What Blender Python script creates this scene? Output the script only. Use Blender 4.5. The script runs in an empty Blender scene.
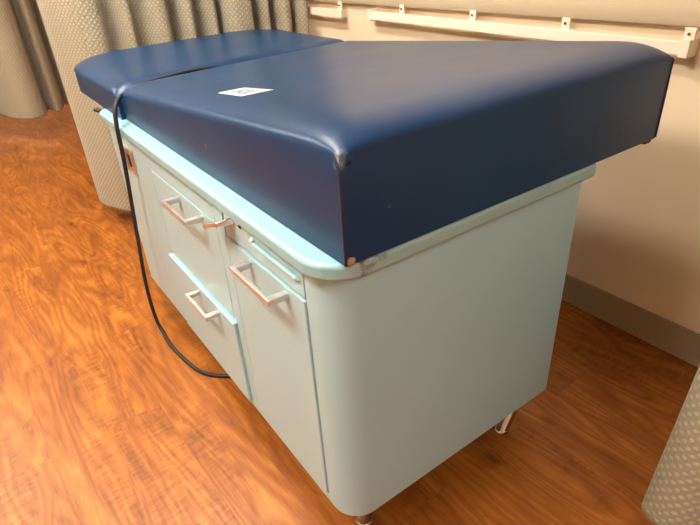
import bpy, bmesh, math, random
from mathutils import Vector, Matrix
random.seed(4)
S = bpy.context.scene
C = S.collection
PI = math.pi

# ------------------------------------------------------------------ helpers
def link(o, parent=None):
    C.objects.link(o)
    if parent is not None:
        o.parent = parent
    return o

def tag(o, label=None, cat=None, group=None, kind=None):
    if label: o['label'] = label
    if cat: o['category'] = cat
    if group: o['group'] = group
    if kind: o['kind'] = kind
    return o

def thing(name, label, cat, loc=(0, 0, 0), group=None):
    o = bpy.data.objects.new(name, None)
    o.empty_display_size = 0.1
    o.location = loc
    return tag(link(o), label, cat, group)

def obj(name, bm, mat, parent=None, smooth=True, bevel=0.0, seg=3, angle=35):
    me = bpy.data.meshes.new(name)
    bmesh.ops.recalc_face_normals(bm, faces=bm.faces[:])
    bm.to_mesh(me); bm.free()
    for m in (mat if isinstance(mat, (list, tuple)) else [mat]):
        me.materials.append(m)
    for p in me.polygons:
        p.use_smooth = smooth
    o = bpy.data.objects.new(name, me)
    link(o)
    if parent is not None:
        o.parent = parent
        o.matrix_parent_inverse = Matrix.Identity(4)
        off = -Vector(parent_world(parent))
        me.transform(Matrix.Translation(off))
    if smooth:
        try:
            me.set_sharp_from_angle(angle=math.radians(angle))
        except Exception:
            pass
    if bevel > 0:
        b = o.modifiers.new('bevel', 'BEVEL')
        b.width = bevel; b.segments = seg
        b.limit_method = 'ANGLE'; b.angle_limit = math.radians(angle)
        b.harden_normals = True
    return o

def parent_world(p):
    v = Vector((0, 0, 0))
    while p is not None:
        v += Vector(p.location); p = p.parent
    return v

def box(bm, x0, x1, y0, y1, z0, z1, mi=0):
    vs = [bm.verts.new((x, y, z)) for z in (z0, z1) for (x, y) in ((x0, y0), (x1, y0), (x1, y1), (x0, y1))]
    fs = [bm.faces.new([vs[i] for i in q]) for q in ((3, 2, 1, 0), (4, 5, 6, 7), (0, 1, 5, 4), (1, 2, 6, 5), (2, 3, 7, 6), (3, 0, 4, 7))]
    for f in fs: f.material_index = mi
    return vs

def prism(bm, pts, z0, z1):
    a = [bm.verts.new((x, y, z0)) for x, y in pts]
    b = [bm.verts.new((x, y, z1)) for x, y in pts]
    n = len(pts)
    bm.faces.new(a[::-1]); bm.faces.new(b)
    for i in range(n):
        bm.faces.new((a[i], a[(i + 1) % n], b[(i + 1) % n], b[i]))

def arc(cx, cy, r, a0, a1, n=12):
    return [(cx + r * math.cos(a0 + (a1 - a0) * i / n), cy + r * math.sin(a0 + (a1 - a0) * i / n)) for i in range(n + 1)]

def tube(bm, pts, r, n=10, cap=True):
    pts = [Vector(p) for p in pts]
    rings = []
    up = None
    for i, p in enumerate(pts):
        t = (pts[min(i + 1, len(pts) - 1)] - pts[max(i - 1, 0)]).normalized()
        if up is None:
            up = Vector((0, 0, 1)) if abs(t.z) < .9 else Vector((1, 0, 0))
        u = (up - t * up.dot(t)).normalized(); up = u
        w = t.cross(u)
        rr = r[i] if isinstance(r, (list, tuple)) else r
        rings.append([bm.verts.new(p + u * rr * math.cos(2 * PI * k / n) + w * rr * math.sin(2 * PI * k / n)) for k in range(n)])
    for a, b in zip(rings, rings[1:]):
        for k in range(n):
            bm.faces.new((a[k], a[(k + 1) % n], b[(k + 1) % n], b[k]))
    if cap:
        bm.faces.new(rings[0][::-1]); bm.faces.new(rings[-1])

def catmull(pts, n=8):
    pts = [Vector(p) for p in pts]
    P = [pts[0] * 2 - pts[1]] + pts + [pts[-1] * 2 - pts[-2]]
    out = []
    for i in range(1, len(P) - 2):
        for k in range(n):
            t = k / n
            a, b, c, d = P[i - 1], P[i], P[i + 1], P[i + 2]
            out.append(0.5 * ((2 * b) + (c - a) * t + (2 * a - 5 * b + 4 * c - d) * t * t + (3 * b - a - 3 * c + d) * t ** 3))
    out.append(pts[-1])
    return out

def lathe(bm, cx, cy, prof, n=24):
    rings = [[bm.verts.new((cx + r * math.cos(2 * PI * k / n), cy + r * math.sin(2 * PI * k / n), z)) for k in range(n)] for r, z in prof]
    for a, b in zip(rings, rings[1:]):
        for k in range(n):
            bm.faces.new((a[k], a[(k + 1) % n], b[(k + 1) % n], b[k]))
    bm.faces.new(rings[0][::-1]); bm.faces.new(rings[-1])

# ------------------------------------------------------------------ materials
def newmat(name):
    m = bpy.data.materials.new(name); m.use_nodes = True
    nt = m.node_tree
    b = nt.nodes['Principled BSDF']
    return m, nt, b

def s2l(c):
    return tuple(((v / 255) / 12.92 if v / 255 <= .04045 else ((v / 255 + .055) / 1.055) ** 2.4) for v in c)

def N(nt, typ, **kw):
    n = nt.nodes.new(typ)
    for k, v in kw.items():
        if k in n.inputs.keys() and not hasattr(n, k):
            n.inputs[k].default_value = v
        else:
            setattr(n, k, v)
    return n

def ramp(nt, fac, stops):
    r = nt.nodes.new('ShaderNodeValToRGB')
    e = r.color_ramp.elements
    while len(e) < len(stops): e.new(.5)
    for el, (p, c) in zip(e, stops):
        el.position = p; el.color = (*c, 1) if len(c) == 3 else c
    nt.links.new(fac, r.inputs['Fac'])
    return r.outputs['Color']

def mathn(nt, op, a, b=None, c=None):
    n = nt.nodes.new('ShaderNodeMath'); n.operation = op
    for i, v in enumerate((a, b, c)):
        if v is None: continue
        if isinstance(v, (int, float)): n.inputs[i].default_value = v
        else: nt.links.new(v, n.inputs[i])
    return n.outputs[0]

def mixc(nt, fac, a, b, blend='MIX'):
    n = nt.nodes.new('ShaderNodeMix'); n.data_type = 'RGBA'; n.blend_type = blend
    for sock, v in ((n.inputs['Factor'], fac), (n.inputs['A'], a), (n.inputs['B'], b)):
        pass
    ins = [i for i in n.inputs if i.type == 'RGBA']
    f = n.inputs[0]
    if isinstance(fac, (int, float)): f.default_value = fac
    else: nt.links.new(fac, f)
    for sock, v in zip(ins, (a, b)):
        if isinstance(v, tuple): sock.default_value = (*v, 1) if len(v) == 3 else v
        else: nt.links.new(v, sock)
    return [o for o in n.outputs if o.type == 'RGBA'][0]

def simple(name, rgb, rough=.5, metal=0., noise=0.03, nscale=6., bump=0., bscale=80., spec=.5, coat=0.):
    m, nt, b = newmat(name)
    tc = N(nt, 'ShaderNodeTexCoord')
    nz = N(nt, 'ShaderNodeTexNoise'); nz.inputs['Scale'].default_value = nscale; nz.inputs['Detail'].default_value = 4
    nt.links.new(tc.outputs['Object'], nz.inputs['Vector'])
    lo = tuple(max(0, c * (1 - noise)) for c in rgb); hi = tuple(min(1, c * (1 + noise)) for c in rgb)
    nt.links.new(ramp(nt, nz.outputs['Fac'], [(.3, lo), (.7, hi)]), b.inputs['Base Color'])
    b.inputs['Roughness'].default_value = rough
    b.inputs['Metallic'].default_value = metal
    b.inputs['Specular IOR Level'].default_value = spec
    b.inputs['Coat Weight'].default_value = coat
    if bump:
        n2 = N(nt, 'ShaderNodeTexNoise'); n2.inputs['Scale'].default_value = bscale; n2.inputs['Detail'].default_value = 3
        nt.links.new(tc.outputs['Object'], n2.inputs['Vector'])
        bp = N(nt, 'ShaderNodeBump'); bp.inputs['Strength'].default_value = bump; bp.inputs['Distance'].default_value = .002
        nt.links.new(n2.outputs['Fac'], bp.inputs['Height']); nt.links.new(bp.outputs['Normal'], b.inputs['Normal'])
    return m

M = {}
M['wall'] = simple('wall_paint', s2l((234, 212, 182)), .65, noise=.015, bump=.15, bscale=160)
M['ceiling'] = simple('ceiling_paint', s2l((232, 226, 214)), .8, noise=.01)
M['base'] = simple('baseboard_vinyl', s2l((160, 142, 120)), .45, noise=.03)
M['bumper'] = simple('bumper_vinyl', s2l((208, 188, 160)), .5, noise=.015, bump=.08, bscale=200)
M['rail'] = simple('white_enamel', s2l((236, 224, 206)), .4, noise=.01)
M['aqua'] = simple('aqua_enamel', s2l((160, 194, 204)), .34, noise=.012, nscale=3, spec=.5)
M['navy_seam'] = simple('navy_piping', s2l((20, 30, 60)), .45)
M['chrome'] = simple('brushed_nickel', (.80, .77, .73), .22, 1., noise=.02)
M['screw'] = simple('dull_screw', (.16, .13, .10), .5, .5)
M['leg'] = simple('leg_chrome', (.46, .43, .40), .22, 1., noise=.02)
M['handle'] = simple('satin_aluminium', (.68, .67, .65), .30, .85, noise=.02)
M['steel'] = simple('outlet_steel', (.74, .68, .62), .33, 1., noise=.03)
M['black'] = simple('black_rubber', (.010, .009, .009), .6)
M['dark'] = simple('dark_slot', (.01, .009, .008), .7)
M['foam'] = simple('exposed_foam', s2l((168, 128, 92)), .9, noise=.25, nscale=160, bump=.6)
M['track'] = simple('track_aluminium', (.75, .75, .74), .4, .8)
M['fixture'] = simple('fixture_white', (.8, .8, .78), .5)
M['clear'] = simple('clear_knob', (.8, .88, .88), .12, 0., spec=.8)

# countertop: aqua enamel with chipped rusty spots along the end edge
def mat_counter():
    m, nt, b = newmat('aqua_countertop')
    tc = N(nt, 'ShaderNodeTexCoord')
    base = s2l((140, 180, 186))
    sx = N(nt, 'ShaderNodeSeparateXYZ'); nt.links.new(tc.outputs['Object'], sx.inputs[0])
    nz = N(nt, 'ShaderNodeTexNoise'); nz.inputs['Scale'].default_value = 42; nz.inputs['Detail'].default_value = 5; nz.inputs['Roughness'].default_value = .65
    nt.links.new(tc.outputs['Object'], nz.inputs['Vector'])
    # worn stretch: on the end edge (y < 0), from the near corner to mid way
    my = mathn(nt, 'LESS_THAN', sx.outputs['Y'], -.008)
    mx = ramp(nt, sx.outputs['X'], [(.03, (0, 0, 0)), (.05, (1, 1, 1)), (.12, (.55, .55, .55)), (.30, (.3, .3, .3))])
    v = mathn(nt, 'MULTIPLY', mathn(nt, 'MULTIPLY', my, mx), nz.outputs['Fac'])
    f = ramp(nt, v, [(.42, (0, 0, 0)), (.56, (.9, .9, .9))])
    # an even warm yellowing of the same edge
    f2 = mathn(nt, 'MULTIPLY', my, .16)
    c1 = mixc(nt, f2, base, s2l((176, 160, 120)))
    c2 = mixc(nt, f, c1, s2l((104, 66, 36)))
    nt.links.new(c2, b.inputs['Base Color'])
    b.inputs['Roughness'].default_value = .3
    return m
M['counter'] = mat_counter()

def mat_vinyl():
    m, nt, b = newmat('navy_vinyl')
    tc = N(nt, 'ShaderNodeTexCoord')
    nz = N(nt, 'ShaderNodeTexNoise'); nz.inputs['Scale'].default_value = 2.2; nz.inputs['Detail'].default_value = 6; nz.inputs['Roughness'].default_value = .6
    nt.links.new(tc.outputs['Object'], nz.inputs['Vector'])
    col = ramp(nt, nz.outputs['Fac'], [(.3, s2l((10, 46, 80))), (.7, s2l((14, 55, 94)))])
    # scuffed pale spots (sparse)
    n2 = N(nt, 'ShaderNodeTexNoise'); n2.inputs['Scale'].default_value = 38; n2.inputs['Detail'].default_value = 2
    nt.links.new(tc.outputs['Object'], n2.inputs['Vector'])
    f = ramp(nt, n2.outputs['Fac'], [(.74, (0, 0, 0)), (.80, (.35, .35, .35))])
    col = mixc(nt, f, col, s2l((120, 140, 165)))
    # worn near corner
    geo = N(nt, 'ShaderNodeVectorMath'); geo.operation = 'DISTANCE'
    nt.links.new(tc.outputs['Object'], geo.inputs[0]); geo.inputs[1].default_value = (.022, -.016, .93)
    n3 = N(nt, 'ShaderNodeTexNoise'); n3.inputs['Scale'].default_value = 60; n3.inputs['Detail'].default_value = 4
    nt.links.new(tc.outputs['Object'], n3.inputs['Vector'])
    d = mathn(nt, 'ADD', geo.outputs['Value'], mathn(nt, 'MULTIPLY', mathn(nt, 'SUBTRACT', n3.outputs['Fac'], .5), .06))
    f3 = ramp(nt, d, [(.0, (.35, .35, .35)), (.008, (.2, .2, .2)), (.016, (0, 0, 0))])
    col = mixc(nt, f3, col, s2l((176, 178, 184)))
    nt.links.new(col, b.inputs['Base Color'])
    b.inputs['Roughness'].default_value = .34
    b.inputs['Specular IOR Level'].default_value = .30
    nr = mathn(nt, 'MULTIPLY_ADD', nz.outputs['Fac'], .14, .28)
    nt.links.new(nr, b.inputs['Roughness'])
    n4 = N(nt, 'ShaderNodeTexNoise'); n4.inputs['Scale'].default_value = 420; n4.inputs['Detail'].default_value = 2
    nt.links.new(tc.outputs['Object'], n4.inputs['Vector'])
    bp = N(nt, 'ShaderNodeBump'); bp.inputs['Strength'].default_value = .10; bp.inputs['Distance'].default_value = .001
    nt.links.new(n4.outputs['Fac'], bp.inputs['Height'])
    b2 = N(nt, 'ShaderNodeBump'); b2.inputs['Strength'].default_value = .12; b2.inputs['Distance'].default_value = .02
    n5 = N(nt, 'ShaderNodeTexNoise'); n5.inputs['Scale'].default_value = 5; n5.inputs['Detail'].default_value = 1
    nt.links.new(tc.outputs['Object'], n5.inputs['Vector'])
    nt.links.new(n5.outputs['Fac'], b2.inputs['Height']); nt.links.new(bp.outputs['Normal'], b2.inputs['Normal'])
    nt.links.new(b2.outputs['Normal'], b.inputs['Normal'])
    return m
M['navy'] = mat_vinyl()

def mat_sticker():
    m, nt, b = newmat('printed_sticker')
    tc = N(nt, 'ShaderNodeTexCoord'); uv = tc.outputs['UV']
    sx = N(nt, 'ShaderNodeSeparateXYZ'); nt.links.new(uv, sx.inputs[0])
    # central smudged print
    nz = N(nt, 'ShaderNodeTexNoise'); nz.inputs['Scale'].default_value = 9; nz.inputs['Detail'].default_value = 3
    nt.links.new(uv, nz.inputs['Vector'])
    ax = mathn(nt, 'ABSOLUTE', mathn(nt, 'SUBTRACT', sx.outputs['X'], .5))
    ay = mathn(nt, 'ABSOLUTE', mathn(nt, 'SUBTRACT', sx.outputs['Y'], .5))
    inside = mathn(nt, 'MULTIPLY', mathn(nt, 'LESS_THAN', ax, .30), mathn(nt, 'LESS_THAN', ay, .33))
    ink = mathn(nt, 'MULTIPLY', inside, mathn(nt, 'GREATER_THAN', nz.outputs['Fac'], .47))
    c = mixc(nt, mathn(nt, 'MULTIPLY', ink, .8), s2l((186, 202, 210)), s2l((30, 40, 52)))
    nt.links.new(c, b.inputs['Base Color']); b.inputs['Roughness'].default_value = .4
    return m
M['sticker'] = mat_sticker()

def mat_curtain():
    m, nt, b = newmat('dotted_curtain_fabric')
    tc = N(nt, 'ShaderNodeTexCoord'); uv = tc.outputs['UV']
    sx = N(nt, 'ShaderNodeSeparateXYZ'); nt.links.new(uv, sx.inputs[0])
    P = .022
    def lattice(off):
        u = mathn(nt, 'SUBTRACT', mathn(nt, 'FRACT', mathn(nt, 'ADD', mathn(nt, 'DIVIDE', sx.outputs['X'], P), off)), .5)
        v = mathn(nt, 'SUBTRACT', mathn(nt, 'FRACT', mathn(nt, 'ADD', mathn(nt, 'DIVIDE', sx.outputs['Y'], P), off)), .5)
        return mathn(nt, 'SQRT', mathn(nt, 'ADD', mathn(nt, 'MULTIPLY', u, u), mathn(nt, 'MULTIPLY', v, v)))
    d = mathn(nt, 'MINIMUM', lattice(0.), lattice(.5))
    dot = ramp(nt, d, [(.12, (1, 1, 1)), (.28, (0, 0, 0))])
    nz = N(nt, 'ShaderNodeTexNoise'); nz.inputs['Scale'].default_value = 420; nz.inputs['Detail'].default_value = 2
    nt.links.new(uv, nz.inputs['Vector'])
    g = ramp(nt, nz.outputs['Fac'], [(.3, s2l((138, 130, 108))), (.7, s2l((154, 146, 122)))])
    c = mixc(nt, dot, g, s2l((172, 164, 142)))
    nt.links.new(c, b.inputs['Base Color'])
    b.inputs['Roughness'].default_value = .75
    b.inputs['Sheen Weight'].default_value = .15
    bp = N(nt, 'ShaderNodeBump'); bp.inputs['Strength'].default_value = .8; bp.inputs['Distance'].default_value = .002
    nt.links.new(dot, bp.inputs['Height']); nt.links.new(bp.outputs['Normal'], b.inputs['Normal'])
    return m
M['curtain'] = mat_curtain()

def mat_floor():
    m, nt, b = newmat('wood_plank_vinyl')
    tc = N(nt, 'ShaderNodeTexCoord')
    rot = N(nt, 'ShaderNodeMapping'); rot.inputs['Rotation'].default_value = (0, 0, math.radians(-2.5))
    nt.links.new(tc.outputs['Object'], rot.inputs['Vector'])
    # swap so planks run along y: (y, x)
    sp = N(nt, 'ShaderNodeSeparateXYZ'); nt.links.new(rot.outputs[0], sp.inputs[0])
    cb = N(nt, 'ShaderNodeCombineXYZ'); nt.links.new(sp.outputs['Y'], cb.inputs['X']); nt.links.new(sp.outputs['X'], cb.inputs['Y'])
    br = N(nt, 'ShaderNodeTexBrick')
    br.offset = .37; br.inputs['Scale'].default_value = 1.
    br.inputs['Brick Width'].default_value = 1.22; br.inputs['Row Height'].default_value = .153
    br.inputs['Mortar Size'].default_value = .0007; br.inputs['Mortar Smooth'].default_value = .3
    br.inputs['Color1'].default_value = (0, 0, 0, 1); br.inputs['Color2'].default_value = (1, 1, 1, 1)
    br.inputs['Mortar'].default_value = (.5, .5, .5, 1); br.inputs['Bias'].default_value = 0
    nt.links.new(cb.outputs[0], br.inputs['Vector'])
    pid = N(nt, 'ShaderNodeSeparateColor'); nt.links.new(br.outputs['Color'], pid.inputs[0])
    rnd = pid.outputs[0]
    # per-plank offset
    off = N(nt, 'ShaderNodeCombineXYZ')
    nt.links.new(mathn(nt, 'MULTIPLY', rnd, 7.3), off.inputs['X']); nt.links.new(mathn(nt, 'MULTIPLY', rnd, 3.1), off.inputs['Y']); nt.links.new(mathn(nt, 'MULTIPLY', rnd, 11.7), off.inputs['Z'])
    ad = N(nt, 'ShaderNodeVectorMath'); ad.operation = 'ADD'
    nt.links.new(cb.outputs[0], ad.inputs[0]); nt.links.new(off.outputs[0], ad.inputs[1])
    def mapped(sx, sy):
        mp = N(nt, 'ShaderNodeMapping'); mp.inputs['Scale'].default_value = (sx, sy, 1)
        nt.links.new(ad.outputs[0], mp.inputs['Vector']); return mp.outputs[0]
    # cathedral figure: contour lines of a stretched soft noise
    n1 = N(nt, 'ShaderNodeTexNoise'); n1.inputs['Scale'].default_value = 1.; n1.inputs['Detail'].default_value = 1.2; n1.inputs['Roughness'].default_value = .45; n1.inputs['Distortion'].default_value = .3
    nt.links.new(mapped(1.15, 8.0), n1.inputs['Vector'])
    rings = mathn(nt, 'MULTIPLY_ADD', mathn(nt, 'SINE', mathn(nt, 'MULTIPLY', n1.outputs['Fac'], 85.)), .5, .5)
    # broad tone
    n2 = N(nt, 'ShaderNodeTexNoise'); n2.inputs['Scale'].default_value = 1.; n2.inputs['Detail'].default_value = 4; n2.inputs['Roughness'].default_value = .6; n2.inputs['Distortion'].default_value = .6
    nt.links.new(mapped(3.2, 13), n2.inputs['Vector'])
    # fine fibres
    n3 = N(nt, 'ShaderNodeTexNoise'); n3.inputs['Scale'].default_value = 1.; n3.inputs['Detail'].default_value = 3
    nt.links.new(mapped(14, 190), n3.inputs['Vector'])
    # cross ripple (flame figure)
    n4 = N(nt, 'ShaderNodeTexNoise'); n4.inputs['Scale'].default_value = 1.; n4.inputs['Detail'].default_value = 2; n4.inputs['Distortion'].default_value = .9
    nt.links.new(mapped(75, 17), n4.inputs['Vector'])
    n5 = N(nt, 'ShaderNodeTexNoise'); n5.inputs['Scale'].default_value = 1.; n5.inputs['Detail'].default_value = 1
    nt.links.new(mapped(1.6, 9), n5.inputs['Vector'])
    rm = ramp(nt, n5.outputs['Fac'], [(.50, (0, 0, 0)), (.62, (1, 1, 1))])
    # knots / dark flecks
    n6 = N(nt, 'ShaderNodeTexNoise'); n6.inputs['Scale'].default_value = 1.; n6.inputs['Detail'].default_value = 3
    nt.links.new(mapped(7, 16), n6.inputs['Vector'])
    kn = ramp(nt, n6.outputs['Fac'], [(.66, (0, 0, 0)), (.76, (1, 1, 1))])
    v = mathn(nt, 'MULTIPLY_ADD', n2.outputs['Fac'], .42, .08)
    v = mathn(nt, 'ADD', v, mathn(nt, 'MULTIPLY', mathn(nt, 'MULTIPLY', rings, mathn(nt, 'MULTIPLY_ADD', n2.outputs['Fac'], 1.6, -.2)), .18))
    v = mathn(nt, 'ADD', v, mathn(nt, 'MULTIPLY', n3.outputs['Fac'], .28))
    v = mathn(nt, 'ADD', v, mathn(nt, 'MULTIPLY', mathn(nt, 'SUBTRACT', rnd, .5), .05))
    v = mathn(nt, 'ADD', v, mathn(nt, 'MULTIPLY', mathn(nt, 'MULTIPLY', mathn(nt, 'SUBTRACT', n4.outputs['Fac'], .5), rm), .42))
    v = mathn(nt, 'SUBTRACT', v, mathn(nt, 'MULTIPLY', kn, .18))
    col = ramp(nt, v, [(.22, s2l((92, 42, 6))), (.40, s2l((134, 73, 18))), (.54, s2l((158, 91, 28))), (.74, s2l((188, 120, 46)))])
    col = mixc(nt, mathn(nt, 'MULTIPLY', br.outputs['Fac'], .25), col, s2l((96, 46, 16)))
    nt.links.new(col, b.inputs['Base Color'])
    b.inputs['Roughness'].default_value = .42
    b.inputs['Specular IOR Level'].default_value = .4
    bp = N(nt, 'ShaderNodeBump'); bp.inputs['Strength'].default_value = .12; bp.inputs['Distance'].default_value = .001
    nt.links.new(n3.outputs['Fac'], bp.inputs['Height']); nt.links.new(bp.outputs['Normal'], b.inputs['Normal'])
    return m
M['floor'] = mat_floor()

def mat_emit(name, rgb, s):
    m = bpy.data.materials.new(name); m.use_nodes = True
    nt = m.node_tree; nt.nodes.clear()
    e = nt.nodes.new('ShaderNodeEmission'); o = nt.nodes.new('ShaderNodeOutputMaterial')
    e.inputs[0].default_value = (*rgb, 1); e.inputs[1].default_value = s
    nt.links.new(e.outputs[0], o.inputs[0])
    return m

# ------------------------------------------------------------------ the room
XW, XL, YN, YF, ZC = 1.2, -2.9, -2.6, 6.6, 2.6
def struct(name, bm, mat, label=None, **kw):
    o = obj(name, bm, mat, **kw); o['kind'] = 'structure'
    if label: o['label'] = label
    return o
bm = bmesh.new(); box(bm, XL - .1, XW + .1, YN - .1, YF + .1, -.1, 0); struct('floor', bm, M['floor'], 'orange wood-look plank floor', smooth=False)
bm = bmesh.new(); box(bm, XL - .1, XW + .1, YN - .1, YF + .1, ZC, ZC + .1); struct('ceiling', bm, M['ceiling'], smooth=False)
bm = bmesh.new(); box(bm, XW, XW + .1, YN - .1, YF + .1, 0, ZC); struct('wall_right', bm, M['wall'], 'cream painted wall behind the table', smooth=False)
bm = bmesh.new(); box(bm, XL - .1, XL, YN - .1, YF + .1, 0, ZC); struct('wall_left', bm, M['wall'], smooth=False)
bm = bmesh.new(); box(bm, XL, XW, YF, YF + .1, 0, ZC); struct('wall_back', bm, M['wall'], smooth=False)
bm = bmesh.new(); box(bm, XL, XW, YN - .1, YN, 0, ZC); struct('wall_front', bm, M['wall'], smooth=False)
bm = bmesh.new(); box(bm, XW - .008, XW, YN, YF, 0, .114)
struct('baseboard_right', bm, M['base'], 'brown vinyl baseboard along the cream wall', bevel=.004)
# padded wall bumper (chair rail), its lower edge just above the accessory rails
bm = bmesh.new()
prof = [(XW, .952), (XW - .022, .956), (XW - .030, .972), (XW - .032, 1.0), (XW - .032, 1.07), (XW - .028, 1.10), (XW - .016, 1.112), (XW, 1.114)]
a = [bm.verts.new((x, YN, z)) for x, z in prof]; b_ = [bm.verts.new((x, YF, z)) for x, z in prof]
for i in range(len(prof)):
    j = (i + 1) % len(prof); bm.faces.new((a[i], a[j], b_[j], b_[i]))
bm.faces.new(a); bm.faces.new(b_[::-1])
struct('trim_1', bm, M['bumper'], 'cream wall bumper running above the white rails', angle=50)

# ------------------------------------------------------------------ the examination table
W, L, ZB, ZT, TD, OV = .656, 1.337, .121, .728, .032, .0176
ZD = ZT + TD
table = thing('examination_table', 'pale aqua metal examination table with navy blue padded top', 'examination table', (0, 0, 0))

# body: rounded near-front corner, door and drawer openings as recesses
bm = bmesh.new()
RC = .062
out = []
out += [(.018, .082), (0, .082)]
out += arc(RC, RC - .0, RC, PI, 1.5 * PI, 14)
out += [(W - .012, 0)] + arc(W - .012, .012, .012, -PI / 2, 0, 4)[1:] + [(W, L - .012)] + arc(W - .012, L - .012, .012, 0, PI / 2, 4)[1:]
out += arc(.03, L - .03, .03, PI / 2, PI, 6)
out += [(0, .905), (.018, .905), (.018, .459), (0, .459), (0, .413), (.018, .413)]
prism(bm, out, ZB, ZT)
box(bm, 0, .03, .081, .4135, ZB, .142)          # rails closing the recesses
box(bm, 0, .03, .4585, .9055, ZB, .138)
box(bm, 0, .03, .4585, .9055, .670, ZT)
box(bm, 0, .03, .081, .4135, .7245, ZT)
obj('cabinet_body', bm, M['aqua'], table, bevel=.0018, seg=2)

# worktop
def rrect(x0, x1, y0, y1, rs, n=12):
    r0, r1, r2, r3 = rs   # (x0,y0) (x1,y0) (x1,y1) (x0,y1)
    p = []
    p += arc(x0 + r0, y0 + r0, r0, PI, 1.5 * PI, n)
    p += arc(x1 - r1, y0 + r1, r1, -PI / 2, 0, n)
    p += arc(x1 - r2, y1 - r2, r2, 0, PI / 2, n)
    p += arc(x0 + r3, y1 - r3, r3, PI / 2, PI, n)
    return p
bm = bmesh.new()
prism(bm, rrect(-OV, W + OV, -OV, L + .006, (.078, .016, .016, .04)), ZT, ZD)
obj('countertop', bm, M['counter'], table, bevel=.009, seg=4, angle=50)

# handle: a flat strap bent to a square loop
def handle(y0, y1, z, parent, face=0.0, d=.045):
    bm = bmesh.new()
    x0 = face - d
    pw, bw = .016, .008
    pts = [(face + .001, y0), (x0, y0), (x0, y1), (face + .001, y1), (face + .001, y1 - pw), (x0 + bw, y1 - pw), (x0 + bw, y0 + pw), (face + .001, y0 + pw)]
    a = [bm.verts.new((x, y, z - .0065)) for x, y in pts]; b = [bm.verts.new((x, y, z + .0065)) for x, y in pts]
    for q in ((0, 1, 6, 7), (1, 2, 5, 6), (2, 3, 4, 5)):
        bm.faces.new([a[i] for i in q][::-1]); bm.faces.new([b[i] for i in q])
    for i in range(8):
        j = (i + 1) % 8; bm.faces.new((a[i], a[j], b[j], b[i]))
    h = obj('handle', bm, M['handle'], parent, bevel=.0018, seg=2)
    return h

# upper drawer (flush), lower drawer (overlapping, with a raised top lip)
bm = bmesh.new(); box(bm, -.0005, .017, .461, .902, .408, .666)
dr = obj('drawer', bm, M['aqua'], table, bevel=.003, seg=3); dr['label'] = 'upper drawer front set flush with the cabinet'
handle(.535, .702, .650, dr)
bm = bmesh.new(); box(bm, -.009, .017, .450, .906, .138, .394)
dr = obj('drawer', bm, M['aqua'], table, bevel=.003, seg=3); dr['label'] = 'lower drawer front standing slightly proud'
bm = bmesh.new(); box(bm, -.0115, .012, .448, .908, .394, .4005)
obj('top_lip', bm, M['aqua'], dr, bevel=.003, seg=3)
handle(.545, .690, .375, dr, face=-.009, d=.038)

# door
bm = bmesh.new(); box(bm, -.004, .017, .0836, .401, .146, .656)
do = obj('door', bm, M['aqua'], table, bevel=.0025, seg=3)
handle(.138, .300, .640, do, face=-.004, d=.042)
# pull-out slide above the door, with a raised lip and a clear knob
bm = bmesh.new(); box(bm, -.001, .017, .0836, .401, .661, .722)
sl = obj('pull_out_slide', bm, M['aqua'], table, bevel=.002)
bm = bmesh.new(); tube(bm, [(-.004, .092, .695), (-.006, .097, .698), (-.006, .255, .698), (-.004, .262, .698)], [.002, .0042, .0042, .002], 10)
obj('grip_lip', bm, M['aqua'], sl)
bm = bmesh.new()
bmesh.ops.create_uvsphere(bm, u_segments=14, v_segments=8, radius=.0055, matrix=Matrix.Translation((-.004, .264, .704)))
obj('knob', bm, M['clear'], sl)
# small catch slot at the slide's far end
bm = bmesh.new(); box(bm, -.003, .0, .315, .325, .707, .713)
obj('catch', bm, M['dark'], sl, bevel=.001)

# pointed latch lever below the worktop
bm = bmesh.new()
pr = [(0, .345, .724), (-.040, .350, .720), (-.042, .425, .690), (-.028, .440, .684), (0, .400, .697)]
lo = [(0, .345, .706), (-.038, .352, .709), (-.038, .418, .682), (-.026, .434, .676), (0, .400, .685)]
a = [bm.verts.new(p) for p in pr]; b_ = [bm.verts.new(p) for p in lo]
bm.faces.new(a); bm.faces.new(b_[::-1])
for i in range(5):
    j = (i + 1) % 5; bm.faces.new((a[i], a[j], b_[j], b_[i]))
LT = obj('latch', bm, M['chrome'], table, bevel=.003, seg=3, angle=25); LT['label'] = 'bright metal latch lever between drawers and door'

# outlet plate with its sockets
bm = bmesh.new(); box(bm, -.004, .0005, 1.072, 1.198, .600, .685)
pl = obj('outlet_plate', bm, M['steel'], table, bevel=.002)
bm = bmesh.new(); box(bm, -.012, -.0035, 1.135, 1.190, .612, .678); 
for z in (.622, .640, .658): box(bm, -.0155, -.0118, 1.138, 1.187, z - .004, z + .004)
obj('receptacle', bm, M['steel'], pl, bevel=.0015)
bm = bmesh.new(); box(bm, -.0065, -.0035, 1.108, 1.126, .622, .662); obj('switch', bm, M['black'], pl, bevel=.002)
for z in (.607, .678):
    bm = bmesh.new(); bmesh.ops.create_cone(bm, cap_ends=True, segments=12, radius1=.0035, radius2=.0028, depth=.003, matrix=Matrix.Translation((-.005, 1.094, z)) @ Matrix.Rotation(PI / 2, 4, 'Y'))
    obj('screw', bm, M['chrome'], pl)

# four chrome legs
for x, y, lx in ((.078, .066, 0), (W - .058, .050, -.055), (.078, L - .08, 0), (W - .058, L - .08, -.055)):
    bm = bmesh.new()
    lathe(bm, 0, 0, [(.0185, 0), (.0208, .002), (.0208, .007), (.0190, .009), (.0225, ZB + .006)], 28)
    for v in bm.verts:
        k = 1 - v.co.z / ZB
        v.co += Vector((x + lx * k, y, 0))
    obj('leg', bm, M['leg'], table)

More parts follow.
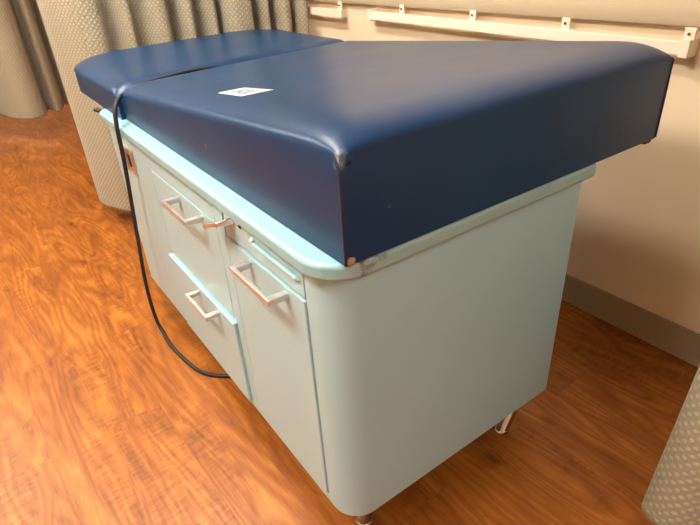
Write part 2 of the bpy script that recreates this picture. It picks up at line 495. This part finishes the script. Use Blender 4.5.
# ---- padded top -------------------------------------------------------
X0, X1, Y0, YH, YE = .022, .887, -.016, 1.135, 1.905
SK = .062            # the hinge runs slightly askew
def skew(x, y):
    k = (y - Y0) / (YH - Y0) if y <= YH else max(0, 1 - (y - YH) / (YE - YH))
    return x, y + SK * (x - X0) * k
def ell(d, r):
    t = min(max(d / r, 0), 1); return math.sqrt(max(0, 1 - (1 - t) ** 2))
def ztop_wedge(x, y):
    seam = .935 - (.0895 - .003 * (x - X0) / (X1 - X0)) * (y - Y0)
    c = .032 + .009 * (x - X0) / (X1 - X0)
    f = ell(x - X0, .085) * ell(X1 - x, .06) * ell(y - Y0, .10)
    h = ell(YH - y, .10)
    return seam + c * f - .024 * (1 - h) * (.45 + .55 * f)
def dens(a, b, r0, r1, n0, n1, nm):
    # samples from a to b, quadratic packing in the end bands
    s = [a + r0 * (i / n0) ** 2 for i in range(n0)]
    s += [a + r0 + (b - r1 - a - r0) * i / nm for i in range(nm)]
    s += [b - r1 * (1 - i / n1) ** 2 if i < n1 else b for i in range(n1 + 1)]
    return s
def pad_mesh(xs, ys, top, zb, plan=None):
    bm = bmesh.new()
    nx, ny = len(xs), len(ys)
    T = []
    for j in range(ny):
        row = []
        for i in range(nx):
            x, y = xs[i], ys[j]
            if plan: x, y = plan(x, y)
            row.append(bm.verts.new((x, y, top(xs[i], ys[j]))))
        T.append(row)
    for j in range(ny - 1):
        for i in range(nx - 1):
            bm.faces.new((T[j][i], T[j][i + 1], T[j + 1][i + 1], T[j + 1][i]))
    loop = [T[0][i] for i in range(nx)] + [T[j][-1] for j in range(1, ny)] + [T[-1][i] for i in range(nx - 2, -1, -1)] + [T[j][0] for j in range(ny - 2, 0, -1)]
    prev = loop
    for k, (fz) in enumerate((.72, .42, .08, 0.)):
        ring = []
        for v in loop:
            z = zb + (v.co.z - zb) * fz
            ring.append(bm.verts.new((v.co.x, v.co.y, z)))
        n = len(loop)
        for q in range(n):
            bm.faces.new((prev[q], prev[(q + 1) % n], ring[(q + 1) % n], ring[q]))
        prev = ring
    bm.faces.new(prev[::-1])
    return bm
xs = dens(X0, X1, .085, .085, 9, 9, 16); ys = dens(Y0, YH, .10, .10, 10, 9, 24)
cu = obj('backrest_cushion', pad_mesh(xs, ys, ztop_wedge, ZD + .001, skew), M['navy'], table, angle=60)
cu['label'] = 'thick wedge-shaped navy cushion at the near end'

# foot section with rounded far corners
RF = .23
def pad_foot():
    bm = bmesh.new()
    # concentric outline loops shrunk inwards give rounded plan corners
    def outline(ins):
        x0, x1, y0, y1 = X0 - .012 + ins, X1 + .035 - ins, YH + .003 + ins * .6, YE - ins
        r = max(RF - ins, .05)
        p = []
        def seg(a, b, n):
            return [(a[0] + (b[0] - a[0]) * i / n, a[1] + (b[1] - a[1]) * i / n) for i in range(n)]
        p += seg((x0, y0), (x1, y0), 24)
        p += seg((x1, y0), (x1, y1 - r), 16)
        p += arc(x1 - r, y1 - r, r, 0, PI / 2, 12)[:-1]
        p += seg((x1 - r, y1), (x0 + r, y1), 10)
        p += arc(x0 + r, y1 - r, r, PI / 2, PI, 12)[:-1]
        p += seg((x0, y1 - r), (x0, y0), 16)
        return [skew(*q) for q in p]
    loops = []
    for z in (ZD + .001, ZD + .02, ZD + .05):
        loops.append([bm.verts.new((x, y, z)) for x, y in outline(0)])
    K = 11
    for k in range(K):
        ins = .085 * (k / (K - 1)) ** 2
        hh = .030 * ell(ins, .085)
        L_ = []
        for x, y in outline(ins):
            dip = (1 - ell(y - YH - SK * (x - X0), .06)) * .024
            L_.append(bm.verts.new((x, y, .832 + .014 * (x - X0) / (X1 - X0) + hh - dip * min(1, hh / .03 + .5))))
        loops.append(L_)
    for ins in (.14, .20, .27, .33):
        loops.append([bm.verts.new((x, y, .862 + .014 * (x - X0) / (X1 - X0))) for x, y in outline(ins)])
    for a, b in zip(loops, loops[1:]):
        n = len(a)
        for i in range(n):
            bm.faces.new((a[i], a[(i + 1) % n], b[(i + 1) % n], b[i]))
    bm.faces.new(loops[-1]); bm.faces.new(loops[0][::-1])
    return bm
ft = obj('foot_cushion', pad_foot(), M['navy'], table, angle=60)
ft['label'] = 'thinner flat navy cushion with rounded far corners'

# seams: dark folded vertical seam on the near-front corner, piping on the other corners
bm = bmesh.new()
tube(bm, [(X0 - .001, Y0 - .001, ZD + .004), (X0 - .0015, Y0 - .0015, .83), (X0 - .001, Y0 - .0015, .905), (X0 - .001, Y0 + .004, .922), (X0 - .000, Y0 + .012, .934)], [.0026, .0026, .0034, .003, .0012], 8)
s = obj('seam', bm, M['navy_seam'], cu)
bm = bmesh.new()
tube(bm, [(X1 + .0005, Y0 - .0005, ZD + .004), (X1 + .0005, Y0 - .0005, .85), (X1, Y0, .933)], .0022, 8)
obj('seam', bm, M['navy_seam'], cu)
# torn corner: puckered ear and exposed foam at the bottom
bm = bmesh.new()
bmesh.ops.create_icosphere(bm, subdivisions=3, radius=.013, matrix=Matrix.Translation((X0 + .014, Y0 + .0085, .926)) @ Matrix.Diagonal((1.15, .85, 1.0, 1)))
obj('corner_pucker', bm, M['navy'], cu)
bm = bmesh.new()
bmesh.ops.create_icosphere(bm, subdivisions=3, radius=.0068, matrix=Matrix.Translation((X0 + .008, Y0 - .002, ZD + .0085)) @ Matrix.Diagonal((1.15, .7, .9, 1)))
for v in bm.verts: v.co += Vector((random.uniform(-1, 1), random.uniform(-1, 1), random.uniform(-1, 1))) * .0012
fo = obj('exposed_foam', bm, M['foam'], cu); fo['label'] = 'orange foam showing at the torn corner'
bm = bmesh.new(); box(bm, X1 - .03, X1 - .004, Y0 + .004, Y0 + .03, ZD - .009, ZD + .002)
obj('glide', bm, M['black'], cu, bevel=.003)

# white printed sticker
bm = bmesh.new(); uvl = bm.loops.layers.uv.new('UVMap')
c4 = [Vector((.092, .545)), Vector((.096, .432)), Vector((.166, .422)), Vector((.153, .535))]
n = 6; G = []
for j in range(n + 1):
    r_ = []
    for i in range(n + 1):
        u, v = i / n, j / n
        p = (c4[0] * (1 - u) + c4[3] * u) * (1 - v) + (c4[1] * (1 - u) + c4[2] * u) * v
        vv = bm.verts.new((*skew(p.x, p.y), ztop_wedge(p.x, p.y) + .0012)); r_.append((vv, u, v))
    G.append(r_)
for j in range(n):
    for i in range(n):
        q = (G[j][i], G[j][i + 1], G[j + 1][i + 1], G[j + 1][i])
        f = bm.faces.new([t[0] for t in q])
        for lp, t in zip(f.loops, q): lp[uvl].uv = (t[1], t[2])
st = obj('sticker', bm, M['sticker'], cu); st['label'] = 'white sticker with dark smudged print'
sm = st.modifiers.new('thick', 'SOLIDIFY'); sm.thickness = .0006; sm.offset = -1

# small black release knob under the foot cushion, at the far end of the front
bm = bmesh.new()
tube(bm, [(.012, 1.352, .742), (-.008, 1.372, .752), (-.016, 1.38, .753)], [.006, .007, .006], 10)
kn = obj('release_lever', bm, M['black'], table); kn['label'] = 'small black lever under the foot cushion'

# ------------------------------------------------------------------ the cord
zt = lambda x: .846
cp = [(.34, 1.155, .860), (.26, 1.150, .864), (.17, 1.143, .860), (.09, 1.138, .853), (.040, 1.128, .838), (.008, 1.098, .831), (-.018, 1.060, .812), (-.028, 1.050, .765), (-.030, 1.062, .690), (-.032, 1.088, .592),
      (-.038, 1.126, .440), (-.047, 1.130, .335), (-.056, 1.132, .238), (-.061, 1.130, .137), (-.060, 1.120, .052), (-.056, 1.095, .016), (-.058, 1.02, .0065), (-.050, .92, .0062),
      (-.035, .83, .0062), (-.008, .775, .0062), (.028, .738, .0062), (.09, .70, .0062), (.20, .69, .0062)]
bm = bmesh.new(); tube(bm, catmull(cp, 6), .0062, 12)
co = obj('power_cord', bm, M['black']); tag(co, 'black power cord hanging from the cushion hinge down to the floor', 'cord')

# ------------------------------------------------------------------ curtains
def curtain(pts, z0, z1, n=8, hem=None, lean=0.0, wob=.006):
    line = catmull([(x, y, 0) for x, y in pts], n)
    bm = bmesh.new(); uvl = bm.loops.layers.uv.new('UVMap')
    us = [0]
    for a, b in zip(line, line[1:]): us.append(us[-1] + (b - a).length)
    nz = 18
    zs = [z0, z0 + .012, z0 + .03] + [z0 + .03 + (z1 - z0 - .03) * (k + 1) / nz for k in range(nz)]
    V = []
    cx = sum(p.x for p in line) / len(line); cy = sum(p.y for p in line) / len(line)
    for z in zs:
        t = (z1 - z) / (z1 - z0)
        row = []
        for k, p in enumerate(line):
            w = wob * math.sin(3.1 * z + us[k] * 9) * (1 - abs(2 * t - 1))
            zz = z
            if hem and z < z0 + .02: zz = z + hem(us[k] / us[-1])
            row.append(bm.verts.new((p.x + w * .4 + lean * (min(z, 1.0) - z0), p.y + w, zz)))
        V.append(row)
    for j in range(len(zs) - 1):
        for i in range(len(line) - 1):
            f = bm.faces.new((V[j][i], V[j][i + 1], V[j + 1][i + 1], V[j + 1][i]))
            uv = [(us[i], zs[j]), (us[i + 1], zs[j]), (us[i + 1], zs[j + 1]), (us[i], zs[j + 1])]
            for lp, q in zip(f.loops, uv): lp[uvl].uv = q
    return bm
def curtain_thing(name, label, pts, z0, track, **kw):
    t = thing(name, label, 'curtain', (pts[0][0], pts[0][1], 0), 'privacy curtains')
    o = obj('fabric_panel', curtain(pts, z0, ZC - .028, **kw), M['curtain'], t, angle=80)
    m_ = o.modifiers.new('thick', 'SOLIDIFY'); m_.thickness = .0025; m_.offset = 0
    bm = bmesh.new()
    (ax, ay), (bx, by) = track
    dx, dy = bx - ax, by - ay; ln = math.hypot(dx, dy); nx_, ny_ = -dy / ln * .014, dx / ln * .014
    prism(bm, [(ax + nx_, ay + ny_), (ax - nx_, ay - ny_), (bx - nx_, by - ny_), (bx + nx_, by + ny_)], ZC - .030, ZC)
    obj('ceiling_track', bm, M['track'], t, bevel=.002)
    return t

# the curtain closing off the far end of the table
def PL(x): return 2.10 - .20 * x
c2 = [(.075, 2.36), (.046, 2.31), (.050, 2.22), (.085, 2.14), (.130, 2.06), (.175, 2.03), (.215, 2.03), (.240, 2.06), (.256, 2.11), (.275, 2.13), (.292, 2.09)]
for x, d in ((.312, -.03), (.340, -.035), (.358, .02), (.385, .055), (.410, .03), (.440, -.03), (.478, -.04), (.505, .0), (.520, .055), (.545, .06), (.556, .0), (.575, -.035), (.598, -.03), (.612, .03), (.640, .06), (.665, .03), (.690, -.02), (.712, .0), (.722, .05), (.740, .06),
             (.752, .0), (.780, -.04), (.825, -.045), (.862, -.03), (.880, .03), (.898, .06), (.915, .02), (.935, -.02), (.952, -.01), (.962, .045), (.985, .06), (1.000, .01), (1.020, -.03), (1.050, -.02), (1.065, .04), (1.078, .05), (1.090, .0), (1.110, -.03), (1.135, -.02), (1.146, .04)):
    c2.append((x, PL(x) + d))
curtain_thing('privacy_curtain', 'dotted taupe privacy curtain hanging behind the far end of the table', c2, .10, ((.03, 2.18), (1.17, 1.89)), n=5, hem=lambda t: .004 * math.sin(t * 40))

# the curtain farther off on the left
c1 = []
x = -1.9
seq = [(-1.9, 4.3), (-1.75, 4.15), (-1.6, 4.3), (-1.45, 4.18), (-1.3, 4.32), (-1.15, 4.16), (-1.0, 4.3), (-.86, 4.12), (-.72, 4.3), (-.60, 4.14), (-.46, 4.34), (-.36, 4.30), (-.24, 4.44), (-.16, 4.40), (-.10, 4.19), (-.02, 4.06), (.06, 4.04), (.115, 4.09), (.150, 4.24), (.175, 4.26), (.19, 4.15), (.225, 4.13), (.262, 4.20), (.285, 4.32), (.31, 4.36), (.335, 4.27), (.37, 4.24), (.42, 4.34), (.47, 4.42), (.53, 4.34), (.60, 4.25), (.70, 4.4)]
curtain_thing('privacy_curtain', 'taupe curtain in deep folds at the far left, its hem above the floor', seq, .20, ((-1.95, 4.25), (.75, 4.27)), n=6)

# the curtain at the near right
c3 = [(.95, -.255), (.82, -.285), (.70, -.31), (.61, -.325), (.56, -.330), (.537, -.338), (.526, -.358), (.522, -.382), (.532, -.415), (.565, -.445), (.63, -.47), (.70, -.465), (.75, -.50), (.78, -.56), (.83, -.59), (.90, -.57), (.96, -.60), (.99, -.65)]
curtain_thing('privacy_curtain', 'dotted grey-beige curtain fold at the near right edge', [(x_ - .008, y_) for x_, y_ in c3], .10, ((.66, -.33), (1.17, -.52)), n=8, hem=lambda t: 0, lean=.14, wob=.002)

# ------------------------------------------------------------------ rails on the wall
def wall_rail(label, y0, y1, za, zb, brackets, endcap):
    t = thing('accessory_rail', label, 'wall rail', (XW, (y0 + y1) / 2, .9), 'white rails on the wall')
    bm = bmesh.new()
    x0, x1 = XW - .045, XW - .033
    vs = box(bm, x0, x1, y0, y1, -.016, .016)
    for v in vs:
        k = (v.co.y - y0) / (y1 - y0); v.co.z += za + (zb - za) * k
    obj('bar', bm, M['rail'], t, bevel=.002)
    for y in brackets:
        k = (y - y0) / (y1 - y0); z = za + (zb - za) * k
        bm = bmesh.new()
        box(bm, XW - .036, XW - .030, y - .014, y + .014, z - .018, z + .049)
        box(bm, XW - .031, XW, y - .010, y + .010, z - .020, z + .012)
        br = obj('bracket', bm, M['rail'], t, bevel=.0015)
        bm = bmesh.new(); bmesh.ops.create_cone(bm, cap_ends=True, segments=12, radius1=.004, radius2=.003, depth=.004, matrix=Matrix.Translation((XW - .0375, y, z + .034)) @ Matrix.Rotation(PI / 2, 4, 'Y'))
        obj('screw', bm, M['screw'], br)
    for y in endcap:
        k = (y - y0) / (y1 - y0); z = za + (zb - za) * k
        bm = bmesh.new(); box(bm, XW - .048, XW, y - .012, y + .012, z - .022, z + .022)
        obj('end_cap', bm, M['rail'], t, bevel=.003)
    return t
wall_rail('long white metal rail on the wall directly behind the navy cushion', .075, 1.395, .906, .918, (.088, .445, .815, 1.19), (.088, 1.39))
wall_rail('short stretch of white metal rail emerging beside the far curtain', 1.60, 2.7, .912, .920, (1.545 + .075, 2.05, 2.5), (2.69,))

# ------------------------------------------------------------------ ceiling lights
def ceiling_light(label, x, y, lx, ly, power, col):
    t = thing('ceiling_light', label, 'ceiling light', (x, y, ZC), 'ceiling light panels')
    bm = bmesh.new()
    z0, z1 = ZC - .045, ZC
    w = .03
    box(bm, x - lx / 2 - w, x + lx / 2 + w, y - ly / 2 - w, y - ly / 2, z0, z1)
    box(bm, x - lx / 2 - w, x + lx / 2 + w, y + ly / 2, y + ly / 2 + w, z0, z1)
    box(bm, x - lx / 2 - w, x - lx / 2, y - ly / 2, y + ly / 2, z0, z1)
    box(bm, x + lx / 2, x + lx / 2 + w, y - ly / 2, y + ly / 2, z0, z1)
    obj('frame', bm, M['fixture'], t)
    bm = bmesh.new(); box(bm, x - lx / 2, x + lx / 2, y - ly / 2, y + ly / 2, ZC - .03, ZC - .015)
    obj('diffuser', bm, mat_emit('lamp_diffuser', col, power), t, smooth=False)
WARM = (1.0, .93, .80)
ceiling_light('warm ceiling light panel over the open floor beside the table', -1.15, 3.3, .60, 1.2, 22, WARM)
ceiling_light('warm ceiling light panel over the open floor level with the drawers', -1.15, .6, .60, 1.2, 29, WARM)
ceiling_light('ceiling light panel above the cushioned table top', -.06, 1.45, .22, 1.2, 52, WARM)
ceiling_light('added cool fill light panel, out of view, brightening the table end', -.5, -1.75, 0.60, .60, 16, (.82, .93, 1.0))  # cool fill, added to brighten the near end face
ceiling_light('added warm fill light panel, out of view, beyond the far left curtain', -.6, 5.6, .60, .60, 30, WARM)  # unseen panel added to light the floor under the left curtain's hem

w = bpy.data.worlds.new('World'); S.world = w; w.use_nodes = True
w.node_tree.nodes['Background'].inputs[0].default_value = (1, .9, .78, 1)
w.node_tree.nodes['Background'].inputs[1].default_value = .3

# ------------------------------------------------------------------ camera
cam = bpy.data.cameras.new('Camera'); co = bpy.data.objects.new('Camera', cam); C.objects.link(co)
cam.sensor_fit = 'HORIZONTAL'; cam.sensor_width = 36; cam.lens = 538.94 / 700 * 36; cam.clip_start = .02
Mx = Matrix(((0.809526, 0.335622, -0.481690), (-0.584482, 0.383578, -0.715016), (-0.055209, 0.860364, 0.506681))).to_4x4()
Mx.translation = Vector((-.3622, -.5973, 1.1782))
co.matrix_world = Mx
S.camera = co
S.view_settings.view_transform = 'Standard'; S.view_settings.look = 'None'
S.view_settings.exposure = 0.5; S.view_settings.gamma = 1.0; S.view_settings.use_curve_mapping = False
